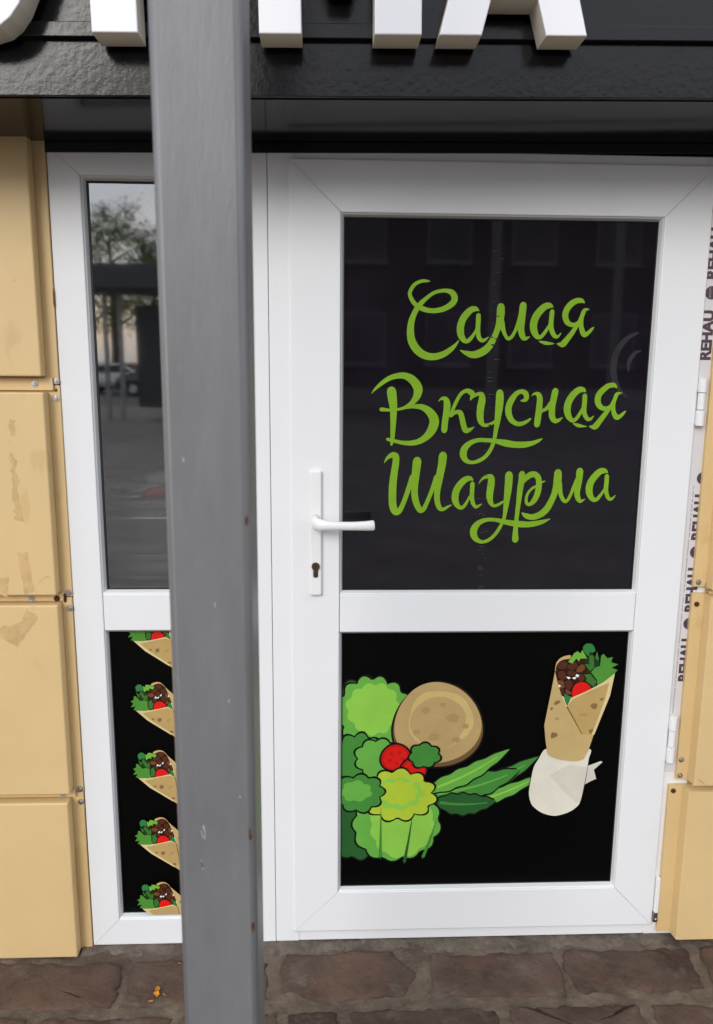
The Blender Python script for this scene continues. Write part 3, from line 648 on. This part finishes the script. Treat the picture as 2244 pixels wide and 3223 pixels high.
# back leaves, flatbread, salad heap, tomato slices, spring-onion leaf
leaf((330, 610), (640, 520), 46, 'g3', 'g2'); leaf((345, 640), (560, 640), 40, 'g4', 'g3'); leaf((300, 600), (600, 440), 30, 'g2', 'g1')
art(90, 330, 118, 150, 'g4', 11, .16, .4)
art(120, 300, 120, 128, 'g2', 13, .16, 1.1); art(118, 285, 88, 92, 'g1', 11, .14, 2.0, out=0)
art(345, 352, 156, 156, 'tan3', 3, .03, .2); art(342, 343, 151, 150, 'tan1', 3, .03, .5, out=0); art(352, 328, 112, 108, 'tan2', 5, .06, .9, out=0); art(345, 338, 96, 96, 'tan1', 4, .05, 1.9, out=0)
for x, y, r_ in ((300, 270, 15), (395, 300, 20), (330, 370, 17), (410, 380, 13), (270, 350, 12), (360, 250, 10), (440, 330, 11)): art(x, y+22, r_*1.1, r_*.8, 'spot_soft', 5, .2, x, out=0)
art(70, 470, 92, 86, 'g3', 11, .2, .2); art(140, 470, 78, 70, 'g2', 9, .18, 1.5)
for x, y, r_ in ((200, 468, 52), (262, 512, 44)):
    art(x, y, r_, r_*.93, 'red2', 3, .03, .3); art(x, y, r_-8, (r_-8)*.93, 'tomato', 3, .02, .3, out=0)
    for k_ in range(5):
        t = k_*2*math.pi/5+x; art(x+math.cos(t)*r_*.45, y+math.sin(t)*r_*.42, r_*.16, r_*.12, 'red2', 3, .05, 0, t, out=0)
art(300, 460, 50, 42, 'g3', 7, .2, .6); art(80, 700, 130, 150, 'g4', 13, .12, .9)
art(205, 712, 150, 150, 'g2', 13, .10, .3); art(225, 730, 112, 118, 'g1', 11, .10, 1.2, out=0)
art(215, 610, 118, 92, 'g5', 11, .20, .5); art(212, 604, 82, 58, 'g1', 9, .2, 1.4, out=0); art(210, 600, 66, 44, 'g5', 9, .2, 2.2, out=0)
art(70, 600, 84, 66, 'g3', 9, .2, 1.9); art(62, 592, 52, 38, 'g2', 7, .2, .3, out=0)
for b_, t_, k_ in (((150, 860), (150, 650), 'g3'), ((235, 880), (262, 690), 'g4'), ((300, 860), (350, 700), 'g3')):
    leaf(b_, t_, 3.5, k_, k_, 0, 1)
wrap_at(pr, WC[0], WC[1])
po = pr.build('panel_print', None); po.parent = dr; po.location = -Vector(dr.location)
# handle
hd = B('handle', M['handle'], None, -.0385, -.0085, -.0200, YF+.0005, 1.0020, 1.3190, .0045, 3); P_(hd, dr)
def tube(bm, pts, rads, seg=16, flat=1.0):
    prev = None
    for i, (p, r_) in enumerate(zip(pts, rads)):
        p = Vector(p); d = Vector(pts[min(i+1, len(pts)-1)])-Vector(pts[max(i-1, 0)]); d.normalize()
        a = d.cross(Vector((0, 0, 1))); 
        if a.length < .2: a = d.cross(Vector((1, 0, 0)))
        a.normalize(); b = a.cross(d)
        ring = [bm.verts.new(p+a*math.cos(2*math.pi*j/seg)*r_*flat+b*math.sin(2*math.pi*j/seg)*r_) for j in range(seg)]
        if prev:
            for j in range(seg): bm.faces.new((prev[j], prev[(j+1) % seg], ring[(j+1) % seg], ring[j]))
        else: bm.faces.new(ring)
        prev = ring
    bm.faces.new(prev[::-1])
bm = bmesh.new()
tube(bm, [(-.0235, -.017, 1.195), (-.0235, -.036, 1.194), (-.0215, -.050, 1.1925), (-.010, -.058, 1.1910), (.006, -.060, 1.1900), (.03, -.060, 1.1893), (.07, -.0595, 1.1890), (.100, -.058, 1.1893), (.116, -.056, 1.1900), (.1195, -.0555, 1.1902)],
     [.0165, .0160, .0160, .0145, .0118, .0106, .0108, .0120, .0130, .0118], 18, .72)
lv = obj('lever', bm, M['handle'], None, True); lv.parent = hd; lv.location = -Vector(dr.location)-Vector(hd.location)
bm = bmesh.new(); cyl(bm, (-.0235, -.0215, 1.0788), .0100, .006, 'Y', 28); box(bm, -.0293, -.0177, -.0242, -.018, 1.0500, 1.0740, .004, 2)
q = obj('lock_cylinder', bm, M['brass']); q.parent = hd; q.location = -Vector(dr.location)-Vector(hd.location)
bm = bmesh.new(); box(bm, -.0243, -.0227, -.0252, -.0240, 1.0735, 1.0840)
q = obj('keyhole', bm, M['gasket']); q.parent = hd; q.location = -Vector(dr.location)-Vector(hd.location)
# hinges
for z0, z1 in ((1.4330, 1.5480), (.5360, .6650)):
    h3 = (z1-z0)/3
    bm = bmesh.new(); cyl(bm, (.9225, -.012, z0+h3*1.55), .0088, h3*1.05, 'Z', 20)
    box(bm, .9225, .9340, -.010, -.003, z0+h3*1.05, z0+h3*2.05, .001)
    hg = P_(obj('hinge', bm, M['handle']), dr)
    for a, b in ((z0, z0+h3*.98), (z0+h3*2.12, z1)):
        bm = bmesh.new(); cyl(bm, (.9225, -.0125, (a+b)/2), .0102, b-a, 'Z', 20); box(bm, .9130, .9230, -.0205, -.004, a+.003, b-.003, .002)
        q = obj('hinge_cap', bm, M['handle']); q.parent = hg; q.location = -Vector(dr.location)-Vector(hg.location)
P_(B('bottom_hinge_cover', M['handle'], None, .9140, .9255, -.016, -.001, .082, .190, .002), dr)
bm = bmesh.new(); box(bm, .9130, .9250, -.014, -.001, .052, .080, .001); cyl(bm, (.922, -.0150, .060), .0035, .003, 'Y', 12)
P_(obj('hinge_bracket', bm, M['steel']), dr)

# ------------------------------------------------------------------ shop sign: panel, soffit, rail, raised letters
sg = thing('shop_sign', 'black gloss shop sign box with raised white letters above the door', 'sign', (0, 0, 2.076))
def SP(o):
    o.parent = sg; o.location = o.location-Vector((0, 0, 2.076)); return o
SP(B('fascia_panel', M['signblack'], None, -3.0, 3.0, -.312, -.300, 2.076, 3.05, .0015))
SP(B('soffit', M['soffit'], None, -3.0, 3.0, -.2995, .019, 2.074, 2.084))
SP(B('top_cover', M['signblack'], None, -3.0, 3.0, -.2995, .019, 3.0, 3.04))
SP(B('head_trim', M['signblack'], None, -3.0, 3.0, -.004, .018, 2.0505, 2.0735, .001))
SP(B('mounting_rail', M['signblack'], None, -2.2, 2.2, -.326, -.3125, 2.173, 2.199, .0015))
SP(B('mounting_rail', M['signblack'], None, -2.2, 2.2, -.326, -.3125, 2.43, 2.456, .0015))
ZL = 2.1560; HT = .36
LY0, LY1 = -.392, -.3270
def sletter(outer, holes=()):
    bm = bmesh.new()
    polys = [[Vector((x, z, 0)) for x, z in outer]]+[[Vector((x, z, 0)) for x, z in h] for h in holes]
    flat = [p for l in polys for p in l]
    fv = [bm.verts.new((p.x, LY0, p.y)) for p in flat]; bv = [bm.verts.new((p.x, LY1, p.y)) for p in flat]
    for t in tessellate_polygon(polys):
        bm.faces.new([fv[i] for i in t]); f = bm.faces.new([bv[i] for i in t]); f.material_index = 1
    b = 0
    for l in polys:
        n = len(l)
        for i in range(n):
            f = bm.faces.new((fv[b+i], bv[b+i], bv[b+(i+1) % n], fv[b+(i+1) % n])); f.material_index = 1
        b += n
    ls = [e for e in bm.edges if len(e.link_faces) == 2 and {f.material_index for f in e.link_faces} == {0, 1}]
    bmesh.ops.bevel(bm, geom=ls, offset=.0022, segments=2, profile=.5, affect='EDGES', material=0)
    return SP(obj('raised_letter', bm, [M['signface'], M['signside']]))
zt = ZL+HT
# У
sletter([(-.71, zt), (-.62, zt), (-.555, ZL+.20), (-.49, zt), (-.40, zt), (-.515, ZL+.085), (-.535, ZL+.045), (-.5517, ZL+.024), (-.572, ZL+.009), (-.60, ZL+.001), (-.63, ZL), (-.68, ZL+.006), (-.68, ZL+.078), (-.64, ZL+.070), (-.615, ZL+.075), (-.598, ZL+.098)])
# Р
arc = [(-.22+.105*math.cos(t), zt-.125+.125*math.sin(t)) for t in [R(90-15*i) for i in range(13)]]
ari = [(-.235+.045*math.cos(t), zt-.125+.06*math.sin(t)) for t in [R(-90+15*i) for i in range(13)]]
sletter([(-.412, ZL), (-.412, zt)]+arc+[(-.331, zt-.25), (-.331, ZL)], [[(-.331, zt-.185)]+ari+[(-.331, zt-.065)]])
# М
sletter([(-.117, ZL), (-.117, zt), (-.03, zt), (.028, ZL+.20), (.087, zt), (.174, zt), (.174, ZL), (.0896, ZL), (.0896, ZL+.20), (.050, ZL+.085), (.008, ZL+.085), (-.0415, ZL+.20), (-.0415, ZL)])
# А
sletter([(.206, ZL), (.302, zt), (.379, zt), (.4745, ZL), (.400, ZL), (.3830, ZL+.060), (.2985, ZL+.060), (.2825, ZL)],
        [[(.3145, ZL+.122), (.3405, ZL+.235), (.3665, ZL+.122)]])
sg.rotation_euler = (0, -.0150, 0)

# ------------------------------------------------------------------ grey steel post in front
bm = bmesh.new(); box(bm, -.1825, -.0855, -1.05, -.953, -.02, 3.10)
ve = [e for e in bm.edges if abs(e.verts[0].co.z-e.verts[1].co.z) > 1]
bmesh.ops.bevel(bm, geom=ve, offset=.0095, segments=5, profile=.5, affect='EDGES')
pt = thing('steel_post', 'grey painted square steel post standing in front of the door', 'post', (-.134, -1.0015, 0))
o = obj('shaft', bm, M['post']); P_(o, pt)
for f in o.data.polygons: f.use_smooth = True
o.data.shade_smooth() if hasattr(o.data, 'shade_smooth') else None
md = o.modifiers.new('w', 'WEIGHTED_NORMAL')
P_(B('base_plate', M['post'], None, -.234, -.034, -1.1015, -.9015, .006, .016, .002), pt)
for x, y in ((-.215, -1.08), (-.053, -1.08), (-.215, -.92), (-.053, -.92)):
    bm = bmesh.new(); cyl(bm, (x, y, .020), .010, .009, 'Z', 6); P_(obj('bolt', bm, M['steel']), pt)
for x, z, s_ in ((-.0925, 1.005, .006), (-.0912, .875, .005), (-.0900, 1.40, .004)):
    bm = bmesh.new(); prism(bm, [(x+s_*.35*math.cos(t)*rnd.uniform(.6, 1.2), z+s_*1.5*math.sin(t)*rnd.uniform(.6, 1.2)) for t in [i*.7 for i in range(9)]], -1.0505, -1.046); P_(obj('rust_chip', bm, M['rust']), pt)
for px_, pz_, pts in ((-.152, 1.005, 0), (-.1535, .965, 1)):
    bm = bmesh.new(); prism(bm, [(px_-.0012, pz_+.006), (px_+.0006, pz_+.004), (px_+.0022, pz_-.005), (px_+.0010, pz_-.0055)], -1.0503, -1.0490); P_(obj('paint_scuff', bm, M['concrete']), pt)

M['scuff'] = mat('pale_scuff', (.34, .34, .34), .6)
for x, z, l, a in ((-.150, 1.012, .010, .5), (-.1475, 1.002, .008, -.3), (-.1530, .962, .010, .25), (-.104, 1.055, .003, .2), (-.128, 1.30, .006, -.2), (-.160, 1.47, .005, .4), (-.115, 1.18, .004, .1)):
    bm = bmesh.new(); w_ = .0009
    prism(bm, [(x-w_, z+l*.5), (x+w_*.6+a*.002, z+l*.55), (x+w_+a*l*.3, z), (x+w_*.7+a*l*.5, z-l*.5), (x-w_*.4+a*l*.5, z-l*.55), (x-w_*1.2+a*l*.2, z+l*.1)], -1.0503, -1.0490); P_(obj('paint_scuff', bm, M['scuff']), pt)
# ------------------------------------------------------------------ petals on the paving
def petal(x, y, s, a, label):
    bm = bmesh.new(); pts = [(0, -1), (.35, -.6), (.30, 0), (.5, .5), (.1, 1), (-.25, .7), (-.2, .1), (-.45, -.3)]
    vs = [bm.verts.new((px*s*math.cos(a)-py*s*math.sin(a), px*s*math.sin(a)+py*s*math.cos(a), .002+.35*s*(px*px)+rnd.uniform(0, .0015))) for px, py in pts]
    bm.faces.new(vs); bmesh.ops.solidify(bm, geom=bm.faces[:], thickness=.0009)
    o = obj('petal', bm, M['petal']); o.location = (x, y, .0075); tag(o, label, 'petal', 'orange petals on the paving')
petal(-.425, -.176, .019, .2, 'largest orange petal lying on the paving stone left of the post')
petal(-.405, -.186, .006, .9, 'tiny orange petal scrap just right of the largest petal')
petal(-.433, -.206, .008, 1.9, 'small orange petal nearest the viewer, below the largest petal')
petal(-.385, -.080, .006, 1.2, 'small orange petal crumb near the foot of the sidelight')

# ------------------------------------------------------------------ inside: counter with packets
ct = thing('counter', 'grey shop counter with ledges behind the sidelight glass', 'counter', (-.6, .3, 0))
P_(B('body', M['counter'], None, -1.6, -.20, .150, .75, .0, 1.193, .004), ct)
P_(B('top', M['counter'], None, -1.62, -.19, .130, .77, 1.195, 1.218, .006), ct)
P_(B('ledge', M['white'], None, -1.6, -.20, .135, .149, 1.168, 1.172, .001), ct)
P_(B('ledge', M['counter'], None, -1.6, -.20, .118, .149, 1.060, 1.075, .003), ct)
P_(B('ledge', M['counter'], None, -1.6, -.20, .112, .149, 1.006, 1.018, .003), ct)
def packet(x, y, wx, wy, h, rz, m, label):
    bm = bmesh.new(); nx, ny = 8, 6
    for sgn in (1, -1):
        vs = [[bm.verts.new(((i/nx-.5)*wx, (j/ny-.5)*wy, sgn*h*.5*math.sqrt(max(0, 1-(2*i/nx-1)**4))*math.sqrt(max(0, 1-(2*j/ny-1)**4))*rnd.uniform(.65, 1.15))) for i in range(nx+1)] for j in range(ny+1)]
        for j in range(ny):
            for i in range(nx): bm.faces.new((vs[j][i], vs[j][i+1], vs[j+1][i+1], vs[j+1][i]))
    bmesh.ops.remove_doubles(bm, verts=bm.verts, dist=1e-5)
    o = obj('packet', bm, M[m], None, True); o.location = (x, y, 1.218+h*.5); o.rotation_euler = (0, 0, rz); tag(o, label, 'packet', 'packets on the shop counter')
packet(-.63, .20, .10, .07, .024, .3, 'white', 'white plastic packet at the left end of the counter')
packet(-.54, .17, .12, .05, .016, -.1, 'creamp', 'cream packet lying at the front edge of the counter')
packet(-.445, .18, .08, .05, .030, .4, 'redp', 'red packet on the counter beside the post')
packet(-.50, .25, .11, .06, .026, .7, 'white', 'white packet lying in the middle of the counter')
packet(-.60, .31, .12, .08, .030, -.6, 'creamp', 'cream packet behind the white packets on the counter')
packet(-.47, .36, .12, .06, .050, .5, 'white', 'tall white packet at the back of the counter')

# ------------------------------------------------------------------ what the glass mirrors: trees, cars, shelter; the house and street lamps are added
def tree(name, x, y, h, cr_, label, seed, m):
    r = random.Random(seed); t = thing(name, label, 'tree', (x, y, -.03), 'trees across the road')
    bm = bmesh.new(); tube(bm, [(0, 0, 0), (.1, 0, h*.2), (.05, .1, h*.45), (0, 0, h*.8)], [h*.028, h*.022, h*.016, h*.004], 10)
    for i in range(7):
        a = i*2.4; z0 = h*(.3+.07*i); L = cr_*(.9-.07*i)
        tube(bm, [(0, 0, z0), (math.cos(a)*L*.5, math.sin(a)*L*.5, z0+L*.35), (math.cos(a)*L*.9, math.sin(a)*L*.9, z0+L*.6)], [h*.010, h*.006, h*.002], 6)
    obj('trunk', bm, M['bark'], t)
    bm = bmesh.new()
    cl_ = [(r.gauss(0, cr_*.45), r.gauss(0, cr_*.45), h*(.30+.62*r.random()), cr_*r.uniform(.18, .36)) for _ in range(46)]
    for cx, cy, cz, s_ in cl_:
        k_ = 1.15-abs(cz/h-.55)*1.3; cx *= k_; cy *= k_
        for _ in range(75):
            p = Vector((r.gauss(0, 1), r.gauss(0, 1), r.gauss(0, .8))); p = Vector((cx, cy, cz))+p*s_*.55
            u = Vector((r.gauss(0, 1), r.gauss(0, 1), r.gauss(0, 1))).normalized(); v = u.cross(Vector((r.gauss(0, 1), r.gauss(0, 1), r.gauss(0, 1)))).normalized(); e = r.uniform(.07, .14)
            bm.faces.new([bm.verts.new(p+u*e), bm.verts.new(p+v*e*.6), bm.verts.new(p-u*e), bm.verts.new(p-v*e*.6)])
    obj('crown', bm, M[m], t)
tree('tree', -13.3, -50, 11.6, 3.0, 'leafy tree mirrored at the left edge of the sidelight glass', 1, 'leafB')
tree('tree', -17.0, -56, 12.5, 3.4, 'tall green tree across the road, leftmost of all', 2, 'leafA')
tree('tree', -12.4, -58, 11.4, 2.6, 'slim green tree across the road between the other trees', 3, 'leafA')
tree('tree', -10.0, -52, 10.6, 2.6, 'green tree across the road nearest the brick house', 4, 'leafA')
def car(name, x, y, rz, m, label):
    t = thing(name, label, 'car', (x, y, -.026), 'cars parked across the road'); t.rotation_euler = (0, 0, rz)
    side = [(-2.1, .35), (-2.15, .70), (-2.05, .92), (-1.45, 1.00), (-.85, 1.42), (.55, 1.46), (1.30, 1.02), (1.95, .88), (2.15, .70), (2.12, .35)]
    bm = bmesh.new()
    prism(bm, side, -.86, .86)
    for v in bm.verts:
        if v.co.z > 1.2: v.co.y *= .80
    bmesh.ops.bevel(bm, geom=bm.edges[:], offset=.05, segments=2, affect='EDGES')
    obj('body', bm, m, t, True)
    for sy in (-1, 1):
        bm = bmesh.new(); bm.faces.new([bm.verts.new(p) for p in ((-1.32, sy*.865, 1.02), (1.12, sy*.865, 1.04), (.50, sy*.735, 1.38), (-.80, sy*.735, 1.36))])
        bmesh.ops.solidify(bm, geom=bm.faces[:], thickness=.02); obj('side_window', bm, M['windowglass'], t)
        for wx in (-1.30, 1.32):
            bm = bmesh.new(); cyl(bm, (wx, sy*.78, .32), .32, .20, 'Y', 24); wh = obj('tyre', bm, M['tyre'], t)
            bm = bmesh.new(); cyl(bm, (wx, sy*.84, .32), .20, .10, 'Y', 16); obj('rim', bm, M['alloy'], wh)
        bm = bmesh.new(); box(bm, 2.02, 2.16, sy*.62-.16, sy*.62+.16, .66, .80, .03); obj('headlight', bm, M['whitelamp'], t)
        bm = bmesh.new(); box(bm, -2.17, -2.05, sy*.66-.14, sy*.66+.14, .70, .90, .03); obj('tail_light', bm, M['redlamp'], t)
    bm = bmesh.new(); bm.faces.new([bm.verts.new(p) for p in ((1.30, -.70, 1.06), (1.30, .70, 1.06), (.62, .62, 1.43), (.62, -.62, 1.43))]); bmesh.ops.solidify(bm, geom=bm.faces[:], thickness=.03); obj('windscreen', bm, M['windowglass'], t)
    bm = bmesh.new(); bm.faces.new([bm.verts.new(p) for p in ((-1.50, -.70, 1.03), (-1.50, .70, 1.03), (-.92, .62, 1.40), (-.92, -.62, 1.40))]); bmesh.ops.solidify(bm, geom=bm.faces[:], thickness=.03); obj('rear_window', bm, M['windowglass'], t)
car('parked_car', -10.3, -38.5, R(8), M['carwhite'], 'white car parked across the road, mirrored in the sidelight')
car('parked_car', -11.6, -46, R(4), M['carred'], 'red car parked across the road just behind the white car')
car('parked_car', -7.4, -36, R(185), M['cardark'], 'dark car parked across the road on the right')
def lamp(x, y, h, side, label):  # added only to mirror as pale vertical streaks in the door pane
    t = thing('added_street_lamp', label, 'lamp post', (x, y, -.03), 'added street lamps across the square')
    bm = bmesh.new(); tube(bm, [(0, 0, 0), (0, 0, h*.5), (0, 0, h)], [.11, .09, .06], 14); obj('pole', bm, M['concrete'], t)
    bm = bmesh.new(); cyl(bm, (0, 0, .35), .16, .7, 'Z', 14); obj('base', bm, M['concrete'], t)
    bm = bmesh.new(); tube(bm, [(0, 0, h-.1), (side*.5, 0, h+.35), (side*1.3, 0, h+.5)], [.04, .035, .03], 10); obj('arm', bm, M['darkmetal'], t)
    bm = bmesh.new(); box(bm, side*1.55-.35, side*1.55+.35, -.13, .13, h+.42, h+.58, .05); obj('lamp_head', bm, M['whitelamp'], t)
lamp(3.15, -13.2, 7.2, -1, 'added pale concrete street lamp giving a vertical reflection mid door pane')
lamp(6.1, -15.0, 7.2, 1, 'added pale concrete street lamp giving a vertical reflection towards the hinge side')
bs = thing('bus_shelter', 'flat roofed dark bus shelter mirrored in the sidelight glass', 'shelter', (-5.6, -21, -.03))
P_(B('roof', M['darkmetal'], None, -9.2, -2.9, -22.6, -20.0, 3.45, 4.10, .02), bs)
P_(B('advert_panel', M['darkmetal'], None, -5.35, -4.2, -21.4, -21.3, .25, 3.1, .02), bs)
for x_ in (-8.8, -7.0, -6.45, -6.0, -5.6, -3.2):
    bm = bmesh.new(); cyl(bm, (x_, -20.6, 1.72), .07, 3.5, 'Z', 14); P_(obj('column', bm, M['concrete']), bs)
P_(B('bench', M['concrete'], None, -4.2, -3.3, -22.0, -21.6, .0, .45, .02), bs)
hs = thing('added_brick_house', 'added dark brick apartment house across the square, keeping sky out of the door pane', 'house', (9, -26, -.03))  # unseen house, added to block bright sky from the door pane's reflection
P_(B('wall', M['brick'], None, -1.5, 24, -38, -26, -.03, 8.6), hs)
P_(B('roof', M['darkmetal'], None, -2.0, 24.5, -38.4, -25.6, 8.6, 9.1), hs)
P_(B('plinth', M['concrete'], None, -1.55, 24.05, -38, -25.93, -.03, .7), hs)
for fl in range(2):
    for c_ in range(8):
        xw = .6+c_*2.9; zw = 1.6+fl*3.4
        f_ = P_(B('window', M['concrete'], None, xw-.06, xw+1.46, -26.0, -25.95, zw-.06, zw+1.66), hs)
        q = B('pane', M['housepane'], None, xw, xw+1.4, -25.95, -25.94, zw, zw+1.6); q.parent = f_; q.location = q.location-Vector(hs.location)-Vector(f_.location)
        q = B('sill', M['concrete'], None, xw-.12, xw+1.52, -26.0, -25.82, zw-.16, zw-.07); q.parent = f_; q.location = q.location-Vector(hs.location)-Vector(f_.location)
